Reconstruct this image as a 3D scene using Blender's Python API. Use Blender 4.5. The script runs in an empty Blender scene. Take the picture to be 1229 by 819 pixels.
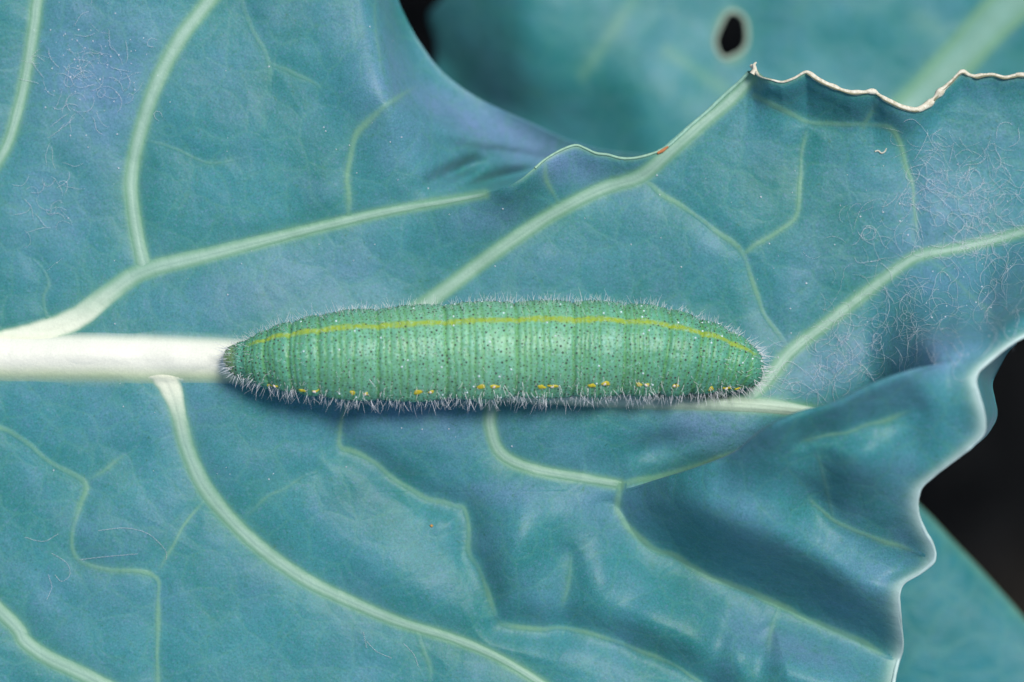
import bpy, math, random
import numpy as np
from mathutils import Vector

# ------------------------------------------------------------------ units
S = 4.6e-5                    # one drawing unit (du) of the layout = 0.046 mm; the caterpillar is 30 mm long
CX, CY = 614.5, 409.5         # layout origin (x to the right, y downwards), z towards the viewer
D = 6000.0                    # camera height over the leaf, in du
rng = np.random.default_rng(7)
random.seed(7)
sc = bpy.context.scene

# ------------------------------------------------------------------ camera, light, exposure
cam_d = bpy.data.cameras.new('camera')
cam = bpy.data.objects.new('camera', cam_d)
sc.collection.objects.link(cam)
cam.location = (0, 0, D * S)
cam.rotation_euler = (0, 0, 0)
cam_d.sensor_width = 36.0
cam_d.lens = 36.0 * D / 1229.0
cam_d.clip_start = 0.01
cam_d.clip_end = 10.0
cam_d.dof.use_dof = True
cam_d.dof.focus_distance = (D - 52) * S
cam_d.dof.aperture_fstop = cam_d.lens / (175 * S * 1000)
sc.camera = cam

SUN = Vector((0.28, 0.34, 0.90)).normalized()
w = bpy.data.worlds.new('World'); sc.world = w
w.use_nodes = True
nt = w.node_tree; nt.nodes.clear()
sky = nt.nodes.new('ShaderNodeTexSky'); sky.sky_type = 'NISHITA'; sky.sun_disc = False
sky.sun_elevation = math.asin(SUN.z); sky.sun_rotation = math.atan2(SUN.x, SUN.y)
bg = nt.nodes.new('ShaderNodeBackground'); bg.inputs['Strength'].default_value = 0.12
wo = nt.nodes.new('ShaderNodeOutputWorld')
nt.links.new(sky.outputs[0], bg.inputs[0]); nt.links.new(bg.outputs[0], wo.inputs[0])
sl = bpy.data.lights.new('sun', 'SUN'); sl.energy = 3.3; sl.angle = math.radians(14); sl.color = (1.0, 0.96, 0.90)
sun = bpy.data.objects.new('sun', sl); sc.collection.objects.link(sun)
sun.rotation_euler = SUN.to_track_quat('Z', 'Y').to_euler()
sun.location = SUN * 0.5
sc.view_settings.view_transform = 'Standard'; sc.view_settings.look = 'None'
sc.view_settings.exposure = 0.0; sc.view_settings.gamma = 1.0
sc.view_settings.use_curve_mapping = False
sc.render.engine = 'CYCLES'
sc.cycles.use_denoising = True
sc.cycles.max_bounces = 8

# ------------------------------------------------------------------ helpers
def P(x, y, z):
    """layout coordinates of a traced point -> metres at its own height z."""
    x = np.asarray(x, float); y = np.asarray(y, float); z = np.asarray(z, float)
    k = (D - z) / D
    return np.stack([(x - CX) * k * S, (CY - y) * k * S, z * S], -1)

def interp(pts):
    a = np.array(pts, float)
    return lambda x: np.interp(x, a[:, 0], a[:, 1])

def smooth_interp(pts):
    """monotone-ish cubic through points (finite-difference Hermite)"""
    a = np.array(pts, float); X, Y = a[:, 0], a[:, 1]
    m = np.gradient(Y, X)
    def f(x):
        x = np.clip(np.asarray(x, float), X[0], X[-1])
        i = np.clip(np.searchsorted(X, x) - 1, 0, len(X) - 2)
        h = X[i + 1] - X[i]; t = (x - X[i]) / h
        return ((1 + 2 * t) * (1 - t) ** 2 * Y[i] + t * (1 - t) ** 2 * h * m[i]
                + t * t * (3 - 2 * t) * Y[i + 1] + t * t * (t - 1) * h * m[i + 1])
    return f

def sstep(a, b, x):
    t = np.clip((np.asarray(x, float) - a) / (b - a), 0, 1)
    return t * t * (3 - 2 * t)

def catmull(pts, step=3.0):
    """pts rows (x, y, w...) -> dense samples"""
    p = np.array(pts, float)
    p = np.vstack([2 * p[0] - p[1], p, 2 * p[-1] - p[-2]])
    out = []
    for i in range(1, len(p) - 2):
        n = max(2, int(np.hypot(*(p[i + 1] - p[i])[:2]) / step))
        t = np.linspace(0, 1, n, endpoint=False)[:, None]
        a, b, c, d = p[i - 1], p[i], p[i + 1], p[i + 2]
        out.append(0.5 * ((2 * b) + (-a + c) * t + (2 * a - 5 * b + 4 * c - d) * t ** 2 + (-a + 3 * b - 3 * c + d) * t ** 3))
    out.append(p[-2][None])
    return np.vstack(out)

_noise_tabs = {}
def vnoise(x, y, scale, seed=0):
    """smooth value noise, about -1..1"""
    key = seed
    if key not in _noise_tabs:
        _noise_tabs[key] = np.random.default_rng(seed + 100).uniform(-1, 1, (256, 256))
    T = _noise_tabs[key]
    x = np.asarray(x, float) / scale + 1000; y = np.asarray(y, float) / scale + 1000
    xi = np.floor(x).astype(int); yi = np.floor(y).astype(int)
    fx = x - xi; fy = y - yi
    fx = fx * fx * fx * (fx * (fx * 6 - 15) + 10); fy = fy * fy * fy * (fy * (fy * 6 - 15) + 10)
    g = lambda a, b: T[a & 255, b & 255]
    return (g(xi, yi) * (1 - fx) + g(xi + 1, yi) * fx) * (1 - fy) + (g(xi, yi + 1) * (1 - fx) + g(xi + 1, yi + 1) * fx) * fy

def make_obj(name, verts, faces, mat, parent=None, attrs=None, smooth=True, org=None):
    me = bpy.data.meshes.new(name)
    verts = np.asarray(verts, float)
    if parent is not None:
        verts = verts - np.array(parent.location)
    elif org is not None:
        verts = verts - np.array(org)
    faces = np.asarray(faces)
    me.vertices.add(len(verts)); me.vertices.foreach_set('co', verts.astype(np.float32).ravel())
    k = faces.shape[1]
    me.loops.add(len(faces) * k); me.loops.foreach_set('vertex_index', faces.astype(np.int32).ravel())
    me.polygons.add(len(faces))
    me.polygons.foreach_set('loop_start', np.arange(0, len(faces) * k, k, dtype=np.int32))
    me.polygons.foreach_set('loop_total', np.full(len(faces), k, dtype=np.int32))
    if smooth:
        me.polygons.foreach_set('use_smooth', np.ones(len(faces), dtype=bool))
    me.update(calc_edges=True)
    if attrs:
        for an, av in attrs.items():
            av = np.asarray(av, np.float32)
            if av.ndim == 1:
                a = me.attributes.new(an, 'FLOAT', 'POINT'); a.data.foreach_set('value', av)
            else:
                a = me.attributes.new(an, 'FLOAT_COLOR', 'POINT')
                if av.shape[1] == 3: av = np.hstack([av, np.ones((len(av), 1), np.float32)])
                a.data.foreach_set('color', av.ravel())
    me.materials.append(mat)
    o = bpy.data.objects.new(name, me); sc.collection.objects.link(o)
    if parent is not None: o.parent = parent
    elif org is not None: o.location = org
    return o

def empty(name, loc, label, cat, group=None):
    o = bpy.data.objects.new(name, None); sc.collection.objects.link(o)
    o.location = loc; o.empty_display_size = 0.005
    o['label'] = label; o['category'] = cat
    if group: o['group'] = group
    return o

def tag(o, label, cat, kind=None, group=None):
    o['label'] = label; o['category'] = cat
    if kind: o['kind'] = kind
    if group: o['group'] = group
    return o

def grid_faces(nr, nc, wrap=False):
    i = np.arange(nr - 1)[:, None]; j = np.arange(nc if wrap else nc - 1)[None]
    j2 = (j + 1) % nc
    a = i * nc + j; b = i * nc + j2; c = (i + 1) * nc + j2; d = (i + 1) * nc + j
    return np.stack([a, d, c, b], -1).reshape(-1, 4)

def tube_geo(path, rad, n=6):
    """path (k,3) metres, rad (k,) metres -> verts, quad faces (open tube with pinched ends)"""
    path = np.asarray(path, float); rad = np.broadcast_to(np.asarray(rad, float), (len(path),))
    t = np.gradient(path, axis=0); t /= np.linalg.norm(t, axis=1)[:, None] + 1e-12
    up = np.tile([0.13, 0.21, 0.97], (len(path), 1))
    u = np.cross(t, up); u /= np.linalg.norm(u, axis=1)[:, None] + 1e-12
    v = np.cross(u, t)
    a = np.linspace(0, 2 * np.pi, n, endpoint=False)
    V = path[:, None] + rad[:, None, None] * (np.cos(a)[None, :, None] * u[:, None] + np.sin(a)[None, :, None] * v[:, None])
    return V.reshape(-1, 3), grid_faces(len(path), n, True)

def join(parts):
    V, F, off = [], [], 0
    for v, f in parts:
        V.append(v); F.append(f + off); off += len(v)
    return np.vstack(V), np.vstack(F)

# ------------------------------------------------------------------ materials
def new_mat(name):
    m = bpy.data.materials.new(name); m.use_nodes = True
    t = m.node_tree; t.nodes.clear()
    out = t.nodes.new('ShaderNodeOutputMaterial')
    p = t.nodes.new('ShaderNodeBsdfPrincipled')
    t.links.new(p.outputs[0], out.inputs[0])
    return m, t, p, out

def px_coords(t):
    tc = t.nodes.new('ShaderNodeTexCoord')
    vm = t.nodes.new('ShaderNodeVectorMath'); vm.operation = 'SCALE'; vm.inputs['Scale'].default_value = 1.0 / S
    t.links.new(tc.outputs['Object'], vm.inputs[0])
    return vm.outputs[0]

def noise(t, vec, feat, detail=3, rough=0.55):
    n = t.nodes.new('ShaderNodeTexNoise'); n.inputs['Scale'].default_value = 1.0 / feat
    n.inputs['Detail'].default_value = detail; n.inputs['Roughness'].default_value = rough
    t.links.new(vec, n.inputs['Vector'])
    return n.outputs['Fac']

def ramp(t, fac, stops):
    r = t.nodes.new('ShaderNodeValToRGB')
    e = r.color_ramp.elements
    while len(e) < len(stops): e.new(0.5)
    for el, (p, c) in zip(e, stops):
        el.position = p; el.color = (*c, 1) if len(c) == 3 else c
    t.links.new(fac, r.inputs[0])
    return r.outputs[0]

def mix(t, fac, a, b, mode='MIX'):
    m = t.nodes.new('ShaderNodeMix'); m.data_type = 'RGBA'; m.blend_type = mode
    for sock, v in ((m.inputs[0], fac), (m.inputs[6], a), (m.inputs[7], b)):
        if hasattr(v, 'is_output'): t.links.new(v, sock)
        elif isinstance(v, (int, float)): sock.default_value = v
        else: sock.default_value = (*v, 1)
    return m.outputs[2]

def math_node(t, op, a, b=0.0):
    m = t.nodes.new('ShaderNodeMath'); m.operation = op
    for i, v in enumerate((a, b)):
        if hasattr(v, 'is_output'): t.links.new(v, m.inputs[i])
        else: m.inputs[i].default_value = v
    return m.outputs[0]

def bump(t, p, height, dist, strength=1.0, prev=None):
    b = t.nodes.new('ShaderNodeBump'); b.inputs['Strength'].default_value = strength
    b.inputs['Distance'].default_value = dist
    t.links.new(height, b.inputs['Height'])
    if prev is not None: t.links.new(prev, b.inputs['Normal'])
    t.links.new(b.outputs[0], p.inputs['Normal'])
    return b.outputs[0]

HALO = (0.190, 0.390, 0.225)

def leaf_material(name, tint=(1, 1, 1), bloom_sheen=1.0):
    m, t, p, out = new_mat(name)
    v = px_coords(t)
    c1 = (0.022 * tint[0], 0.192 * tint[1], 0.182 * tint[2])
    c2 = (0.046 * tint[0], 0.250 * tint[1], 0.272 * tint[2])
    c3 = (0.178 * tint[0], 0.292 * tint[1], 0.485 * tint[2])
    n1 = noise(t, v, 130, 4, 0.6)
    base = ramp(t, n1, [(0.30, c1), (0.62, c2)])
    # waxy bloom in cloudy smears; the attribute adds painted violet sky sheen
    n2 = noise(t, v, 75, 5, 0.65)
    f2 = ramp(t, n2, [(0.46, (0, 0, 0)), (0.78, (0.30 * bloom_sheen,) * 3)])
    ab = t.nodes.new('ShaderNodeAttribute'); ab.attribute_name = 'bloom_sheen'
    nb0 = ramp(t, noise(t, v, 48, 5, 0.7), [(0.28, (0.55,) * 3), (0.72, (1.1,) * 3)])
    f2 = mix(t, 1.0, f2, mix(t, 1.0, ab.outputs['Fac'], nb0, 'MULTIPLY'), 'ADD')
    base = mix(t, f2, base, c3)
    # rubbed greener flecks
    n3 = noise(t, v, 14, 4, 0.7)
    f3 = ramp(t, n3, [(0.57, (0, 0, 0)), (0.72, (0.6, 0.6, 0.6))])
    base = mix(t, f3, base, (0.036 * tint[0], 0.200 * tint[1], 0.165 * tint[2]))
    n5 = noise(t, v, 6.0, 3, 0.7); n6 = noise(t, v, 60, 2, 0.5)
    f5 = mix(t, 1.0, ramp(t, n5, [(0.62, (0, 0, 0)), (0.70, (0.75,) * 3)]), ramp(t, n6, [(0.50, (0, 0, 0)), (0.62, (1, 1, 1))]), 'MULTIPLY')
    base = mix(t, f5, base, (0.025 * tint[0], 0.150 * tint[1], 0.090 * tint[2]))
    # fine wax grain
    n4 = noise(t, v, 2.1, 2, 0.7)
    f4 = ramp(t, n4, [(0.25, (0.68, 0.74, 0.78)), (0.75, (1.34, 1.26, 1.24))])
    base = mix(t, 1.0, base, f4, 'MULTIPLY')
    n7 = noise(t, v, 3.6, 2, 0.7)
    base = mix(t, ramp(t, n7, [(0.54, (0, 0, 0)), (0.70, (0.34,) * 3)]), base, (0.17 * tint[0], 0.27 * tint[1], 0.46 * tint[2]))
    n8 = noise(t, v, 4.3, 2, 0.7)
    base = mix(t, ramp(t, n8, [(0.54, (0, 0, 0)), (0.70, (0.40,) * 3)]), base, (0.035 * tint[0], 0.215 * tint[1], 0.130 * tint[2]))
    vo = t.nodes.new('ShaderNodeTexVoronoi'); vo.feature = 'DISTANCE_TO_EDGE'; vo.inputs['Scale'].default_value = 1 / 46.0
    wn = t.nodes.new('ShaderNodeTexNoise'); wn.inputs['Scale'].default_value = 1 / 30.0; t.links.new(v, wn.inputs['Vector'])
    wa = t.nodes.new('ShaderNodeVectorMath'); wa.operation = 'MULTIPLY_ADD'; wa.inputs[1].default_value = (22, 22, 22)
    t.links.new(wn.outputs['Color'], wa.inputs[0]); t.links.new(v, wa.inputs[2]); t.links.new(wa.outputs[0], vo.inputs['Vector'])
    net = ramp(t, vo.outputs['Distance'], [(0.0, (0.22,) * 3), (0.06, (0.0,) * 3)])
    base = mix(t, net, base, (0.10, 0.33, 0.24))
    pil = ramp(t, vo.outputs['Distance'], [(0.0, (0.0,) * 3), (0.35, (1.0,) * 3)])
    at = t.nodes.new('ShaderNodeAttribute'); at.attribute_name = 'halo'
    col = mix(t, at.outputs['Fac'], base, HALO)
    ac = t.nodes.new('ShaderNodeAttribute'); ac.attribute_name = 'core'
    cc = t.nodes.new('ShaderNodeAttribute'); cc.attribute_name = 'col'
    col = mix(t, ac.outputs['Fac'], col, mix(t, 1.0, cc.outputs['Color'], ramp(t, n4, [(0.25, (0.93,) * 3), (0.75, (1.07,) * 3)]), 'MULTIPLY'))
    t.links.new(col, p.inputs['Base Color'])
    p.inputs['Roughness'].default_value = 0.48
    p.inputs['Specular IOR Level'].default_value = 0.32
    p.inputs['Sheen Weight'].default_value = 0.10
    p.inputs['Sheen Roughness'].default_value = 0.5
    p.inputs['Sheen Tint'].default_value = (0.72, 0.78, 1.0, 1)
    nb = noise(t, v, 3.0, 3, 0.6)
    b1 = bump(t, p, nb, 0.9 * S, 0.38)
    nb2 = noise(t, v, 26, 3, 0.5)
    b2 = bump(t, p, nb2, 5 * S, 0.28, b1)
    bump(t, p, pil, 2.2 * S, 0.30, b2)
    tr = t.nodes.new('ShaderNodeBsdfTranslucent')
    t.links.new(mix(t, 1.0, col, (0.75, 1.0, 0.62), 'MULTIPLY'), tr.inputs['Color'])
    ms = t.nodes.new('ShaderNodeMixShader'); ms.inputs[0].default_value = 0.10
    t.links.new(p.outputs[0], ms.inputs[1]); t.links.new(tr.outputs[0], ms.inputs[2])
    t.links.new(ms.outputs[0], out.inputs[0])
    return m

def attr_material(name, rough=0.5, spec=0.4, grain=2.0, gamp=0.10, bdist=0.8, sss=0.0, streak=False):
    m, t, p, out = new_mat(name)
    v = px_coords(t)
    at = t.nodes.new('ShaderNodeAttribute'); at.attribute_name = 'col'
    n = noise(t, v, grain, 3, 0.6)
    f = ramp(t, n, [(0.25, (1 - gamp,) * 3), (0.75, (1 + gamp,) * 3)])
    col = mix(t, 1.0, at.outputs['Color'], f, 'MULTIPLY')
    n2 = noise(t, v, 22, 3, 0.6)
    f2 = ramp(t, n2, [(0.3, (0.92, 0.93, 0.90)), (0.7, (1.06, 1.05, 1.08))])
    col = mix(t, 1.0, col, f2, 'MULTIPLY')
    t.links.new(col, p.inputs['Base Color'])
    p.inputs['Roughness'].default_value = rough
    p.inputs['Specular IOR Level'].default_value = spec
    if sss:
        p.inputs['Subsurface Weight'].default_value = sss
        p.inputs['Subsurface Radius'].default_value = (0.5, 1.0, 0.5)
        p.inputs['Subsurface Scale'].default_value = 9 * S
    if sss:     # granular pale and yellowish stippling of the skin
        g1 = noise(t, v, 3.2, 2, 0.6)
        col2 = mix(t, ramp(t, g1, [(0.52, (0, 0, 0)), (0.70, (0.55,) * 3)]), col, (0.26, 0.56, 0.46))
        g2 = noise(t, v, 4.6, 2, 0.6)
        col2 = mix(t, ramp(t, g2, [(0.30, (0.45,) * 3), (0.46, (0, 0, 0))]), col2, (0.12, 0.34, 0.12))
        t.links.new(col2, p.inputs['Base Color'])
    bump(t, p, n, bdist * S, 0.6)
    return m

def plain(name, col, rough=0.5, spec=0.4, trans=0.0, grain=None, lo=None):
    m, t, p, out = new_mat(name)
    v = px_coords(t)
    n = noise(t, v, grain or 6, 3, 0.6)
    c = ramp(t, n, [(0.32, lo or tuple(0.8 * k for k in col)), (0.75, tuple(min(1, 1.15 * k) for k in col))])
    t.links.new(c, p.inputs['Base Color'])
    p.inputs['Roughness'].default_value = rough
    p.inputs['Specular IOR Level'].default_value = spec
    return m

M_leaf = leaf_material('waxy_leaf')
M_leaf_back = leaf_material('waxy_leaf_behind', (0.95, 1.0, 1.0), 0.8)
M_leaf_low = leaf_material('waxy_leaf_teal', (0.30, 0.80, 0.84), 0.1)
M_vein = attr_material('vein_tissue', 0.45, 0.4, 2.2, 0.09, 0.7)
M_skin = attr_material('caterpillar_skin', 0.38, 0.42, 2.4, 0.10, 0.9, sss=0.12)
M_dark = plain('tubercle_black', (0.040, 0.046, 0.036), 0.5)
M_glint = plain('tubercle_glint', (0.70, 0.82, 0.85), 0.25, 0.6)
M_hair = plain('seta_white', (0.88, 0.90, 0.92), 0.35, 0.5)
M_yellow = plain('yellow_mark', (0.62, 0.52, 0.03), 0.5)
M_spir = plain('spiracle_pale', (0.80, 0.68, 0.62), 0.5)
M_spir_d = plain('spiracle_opening', (0.16, 0.05, 0.03), 0.5)
M_silk = plain('silk_white', (0.80, 0.84, 0.92), 0.35, 0.5)
M_cork = plain('dried_margin', (0.78, 0.74, 0.62), 0.8, 0.2, grain=4, lo=(0.50, 0.45, 0.32))
M_corkd = plain('dried_margin_groove', (0.24, 0.24, 0.15), 0.8, 0.2, grain=5)
M_margin = plain('leaf_margin_pale', (0.50, 0.66, 0.62), 0.5, 0.4, grain=30)
M_rust = plain('margin_rust', (0.45, 0.17, 0.06), 0.7)
M_soil = None

# ------------------------------------------------------------------ veins traced on the leaf
# name, surface, layers, rows (x, y, half width), kind, groove depth, groove reach
V = []
def vein(name, surf, layer, pts, kind, A=3.0, W=16.0, rise=0.34):
    sm = catmull([(p[0], p[1], p[2]) for p in pts])
    if kind in ('minor', 'faint'):
        q = np.arange(len(sm)) * 3.0
        sm[:, 0] += 2.2 * vnoise(q, q * 0 + len(V) * 17.3, 24, 51); sm[:, 1] += 2.2 * vnoise(q, q * 0 + len(V) * 11.9, 24, 52)
    V.append(dict(name=name, surf=surf, layer=layer, s=sm, kind=kind, A=A, W=W, rise=rise))

vein('midrib', 'M', 'a', [(-190, 424, 27), (-60, 425, 27), (24, 426, 26.5), (120, 427, 26), (200, 429, 25.5), (270, 431, 24.5), (360, 438, 23), (500, 454, 18),
      (700, 472, 13), (850, 482, 9.5), (920, 487, 8), (965, 493, 6), (1000, 499, 4)], 'rib', 0, 20, 0.55)
vein('vein', 'M', 'b', [(-160, 424, 10), (-60, 418, 12), (10, 408, 14), (58, 396, 15), (95, 380, 15), (130, 353, 12.5), (172, 326, 11), (250, 306, 8.5), (330, 286, 7),
      (400, 269, 6), (470, 253, 5), (540, 241, 4), (585, 233, 2.5)], 'major', 4, 18)
vein('vein', 'L', 'a', [(174, 324, 9), (166, 290, 8.5), (159, 245, 8.5), (158, 210, 8.5), (168, 160, 8.5), (188, 100, 9), (214, 50, 9), (240, 15, 9), (300, -60, 9)], 'major', 4, 18, 0.25)
vein('vein', 'L', 'a', [(70, -90, 7), (46, -5, 7), (41, 30, 7), (33, 80, 6.5), (22, 130, 6), (0, 190, 6), (-60, 260, 6)], 'major', 4, 18, 0.25)
vein('vein', 'M', 'b', [(440, 408, 10), (480, 386, 10), (515, 362, 9.5), (545, 340, 9), (600, 299, 8.5), (660, 259, 8.5), (720, 228, 8.5), (768, 212, 9), (800, 186, 8), (840, 151, 7.5), (880, 117, 7), (903, 92, 6)], 'major', 5, 20)
vein('vein', 'M', 'a', [(895, 482, 8), (925, 452, 8), (948, 423, 7.5), (990, 390, 7), (1040, 351, 6.5), (1082, 319, 6), (1107, 306, 6), (1150, 298, 5), (1200, 286, 5), (1240, 275, 5), (1370, 240, 5)], 'major', 5, 20)
vein('vein', 'M', 'b', [(176, 436, 13), (190, 446, 15.5), (200, 457, 15.5), (206, 469, 13.5), (211, 484, 11.5), (215, 500, 10.5), (225, 540, 10), (249, 590, 10), (298, 645, 9), (360, 692, 8.5), (420, 722, 7.5), (480, 747, 6.5), (548, 768, 5.5), (608, 795, 5), (680, 840, 5)], 'major', 5, 20)
vein('vein', 'F', 'b', [(-60, 680, 9), (15, 748, 9), (30, 770, 9), (58, 790, 9), (92, 806, 9), (160, 840, 9)], 'major', 3, 18)
vein('vein', 'M', 'b', [(594, 470, 7), (589, 492, 7), (589, 515, 7), (602, 545, 7), (640, 563, 6.5), (700, 574, 5.5), (746, 582, 5)], 'major', 7, 18)
vein('vein', 'M', 'a', [(744, 582, 4.5), (790, 573, 3.5), (840, 557, 3), (890, 542, 2.5), (930, 530, 2)], 'minor', 3, 18)
vein('vein', 'F', 'c', [(744, 582, 4), (744, 615, 3.5), (765, 645, 3.5), (810, 670, 3.5), (870, 700, 4), (930, 725, 4), (1000, 757, 3.5), (1074, 791, 3)], 'minor', 21, 38)
# veinlets
vein('veinlet', 'M', 'a', [(776, 220, 3), (820, 250, 2.6), (855, 275, 2.8), (890, 303, 3), (900, 332, 2.6), (915, 375, 2.6), (936, 406, 2.6), (946, 420, 2.6)], 'minor', 4, 14)
vein('veinlet', 'M', 'a', [(890, 303, 2.8), (930, 281, 2.4), (955, 256, 2.6), (959, 215, 2), (964, 172, 2.2), (971, 146, 2)], 'minor', 3, 14)
vein('veinlet', 'M', 'a', [(902, 112, 4), (950, 136, 3), (975, 147, 3), (1038, 149, 3), (1072, 159, 2.4), (1088, 200, 2), (1098, 250, 2), (1104, 300, 2)], 'minor', 4, 12)
vein('veinlet', 'M', 'a', [(1038, 150, 3), (1048, 130, 2.6), (1054, 116, 2.6)], 'minor', 3, 12)
vein('veinlet', 'M', 'a', [(653, 192, 2.2), (657, 215, 2.4), (668, 238, 2.4), (676, 250, 2.4)], 'minor', 5, 16)
vein('veinlet', 'M', 'a', [(1108, 306, 2.4), (1150, 340, 2), (1190, 380, 2), (1200, 398, 1.6)], 'faint', 3, 14)
vein('veinlet', 'M', 'a', [(745, 190, 2), (750, 205, 1.8), (756, 216, 1.8)], 'faint', 2, 10)
vein('veinlet', 'L', 'a', [(418, 262, 3), (417, 222, 3), (424, 172, 3), (440, 146, 3.2), (480, 116, 3), (505, 102, 2.5)], 'minor', 3, 18)
vein('veinlet', 'L', 'a', [(285, -10, 3), (305, 38, 2.8), (320, 72, 2.4), (325, 110, 2)], 'faint', 2, 16)
vein('veinlet', 'L', 'a', [(322, 76, 2.4), (350, 88, 2.2), (378, 100, 2), (392, 122, 1.6)], 'faint', 2, 16)
vein('veinlet', 'L', 'a', [(170, 168, 2), (210, 180, 1.8), (250, 196, 1.6), (300, 190, 1.4)], 'faint', 2, 16)
vein('veinlet', 'L', 'a', [(60, 400, 2), (52, 360, 2.2), (58, 340, 2), (40, 310, 1.6)], 'faint', 2, 14)
vein('veinlet', 'L', 'a', [(450, -10, 2), (452, 50, 2), (462, 100, 1.6)], 'faint', 2, 16)
vein('veinlet', 'M', 'b', [(416, 480, 2.6), (409, 515, 2.6), (411, 537, 3), (450, 555, 2.6), (490, 585, 2.6), (540, 607, 2.8), (559, 613, 2.6), (561, 640, 2.4), (566, 667, 2.6), (581, 702, 2.6), (599, 750, 3)], 'minor', 13, 17)
vein('veinlet', 'F', 'b', [(599, 750, 3), (640, 754, 2.8), (690, 757, 2.8), (735, 768, 2.4), (790, 790, 2), (860, 830, 2)], 'minor', 17, 20)
vein('veinlet', 'F', 'b', [(500, 755, 2.6), (512, 790, 2.4), (520, 840, 2.4)], 'faint', 2, 14)
vein('veinlet', 'M', 'b', [(-40, 500, 3), (24, 526, 3), (60, 555, 2.8), (99, 578, 3), (96, 605, 2.4), (85, 642, 2.6), (95, 672, 2.4), (130, 684, 2.2), (184, 690, 2.8), (189, 725, 2.6), (188, 800, 2.4), (190, 860, 2)], 'minor', 3, 16)
vein('veinlet', 'M', 'b', [(99, 578, 2.2), (130, 560, 2), (168, 535, 1.5)], 'faint', 2, 12)
vein('veinlet', 'F', 'b', [(246, 600, 2.6), (222, 630, 2.2), (206, 660, 2.2), (183, 691, 2.6)], 'minor', 3, 16)
vein('veinlet', 'F', 'b', [(300, 616, 2.4), (330, 592, 2), (382, 565, 1.6)], 'faint', 3, 16)
vein('veinlet', 'F', 'c', [(968, 528, 2.4), (1010, 520, 2.4), (1059, 505, 2.2), (1100, 490, 2)], 'minor', 14, 18)
vein('veinlet', 'F', 'c', [(975, 600, 2), (1000, 625, 2.4), (1050, 645, 2.4), (1112, 668, 2.4)], 'minor', 15, 32)
vein('veinlet', 'F', 'c', [(684, 668, 1.6), (684, 690, 2), (680, 712, 2), (668, 745, 2)], 'faint', 4, 16)
vein('veinlet', 'F', 'c', [(935, 727, 2.4), (925, 760, 2), (920, 800, 2)], 'faint', 14, 16)
vein('veinlet', 'F', 'c', [(1002, 625, 2), (985, 560, 2), (975, 530, 2)], 'faint', 10, 28)

# raster maps of groove depth and pale halo round the veins; layer a: upper sheets, layer c: turned-up lobe
GX0, GY0, GST = -220.0, -220.0, 2.0
gx = np.arange(GX0, 1460, GST); gy = np.arange(GY0, 1020, GST)
maps = {k: [np.zeros((len(gy), len(gx))), np.zeros((len(gy), len(gx)))] for k in 'ac'}
for vn in V:
    s = vn['s']; R = vn['W'] * 2.6 + 25
    i0 = max(0, int((s[:, 0].min() - R - GX0) / GST)); i1 = min(len(gx), int((s[:, 0].max() + R - GX0) / GST) + 1)
    j0 = max(0, int((s[:, 1].min() - R - GY0) / GST)); j1 = min(len(gy), int((s[:, 1].max() + R - GY0) / GST) + 1)
    if i1 <= i0 or j1 <= j0: continue
    XX, YY = np.meshgrid(gx[i0:i1], gy[j0:j1])
    best = np.full(XX.shape, 1e9); wid = np.zeros(XX.shape); stv = np.ones(XX.shape)
    ln = np.arange(len(s)) * 3.0
    stg = np.ones(len(s))
    if vn['kind'] in ('minor', 'faint'):
        stg = np.clip(0.70 + 0.55 * vnoise(ln, ln * 0 + len(s) * 1.7, 36, 55), 0.1, 1.2) * sstep(0, 40, ln[-1] - ln)
    for q, sg_ in zip(s[::2], stg[::2]):
        d = np.hypot(XX - q[0], YY - q[1]); m_ = d < best
        best[m_] = d[m_]; wid[m_] = q[2]; stv[m_] = sg_
    gr = vn['A'] * np.exp(-((best / vn['W']) ** 2) * 0.8)
    soft = {'rib': 5, 'major': 4.0, 'minor': 2.6, 'faint': 3.0}[vn['kind']]
    amp = {'rib': 0.9, 'major': 0.85, 'minor': 0.55, 'faint': 0.30}[vn['kind']]
    ha = amp * np.exp(-(np.clip(best - wid * 0.7, 0, None) / soft) ** 2 * 0.7)
    ha = np.maximum(ha, 0.22 * amp * np.exp(-np.clip(best - wid, 0, None) / 9.0)) * stv
    for k in ({'a': 'a', 'b': 'ac', 'c': 'c'}[vn['layer']]):
        g0, h0 = maps[k]
        g0[j0:j1, i0:i1] = np.maximum(g0[j0:j1, i0:i1], gr)
        h0[j0:j1, i0:i1] = np.maximum(h0[j0:j1, i0:i1], ha)

def samp(mp, x, y):
    fx = np.clip((np.asarray(x, float) - GX0) / GST, 0, len(gx) - 1.001); fy = np.clip((np.asarray(y, float) - GY0) / GST, 0, len(gy) - 1.001)
    i = fx.astype(int); j = fy.astype(int); a = fx - i; b = fy - j
    return (mp[j, i] * (1 - a) + mp[j, i + 1] * a) * (1 - b) + (mp[j + 1, i] * (1 - a) + mp[j + 1, i + 1] * a) * b

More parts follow.
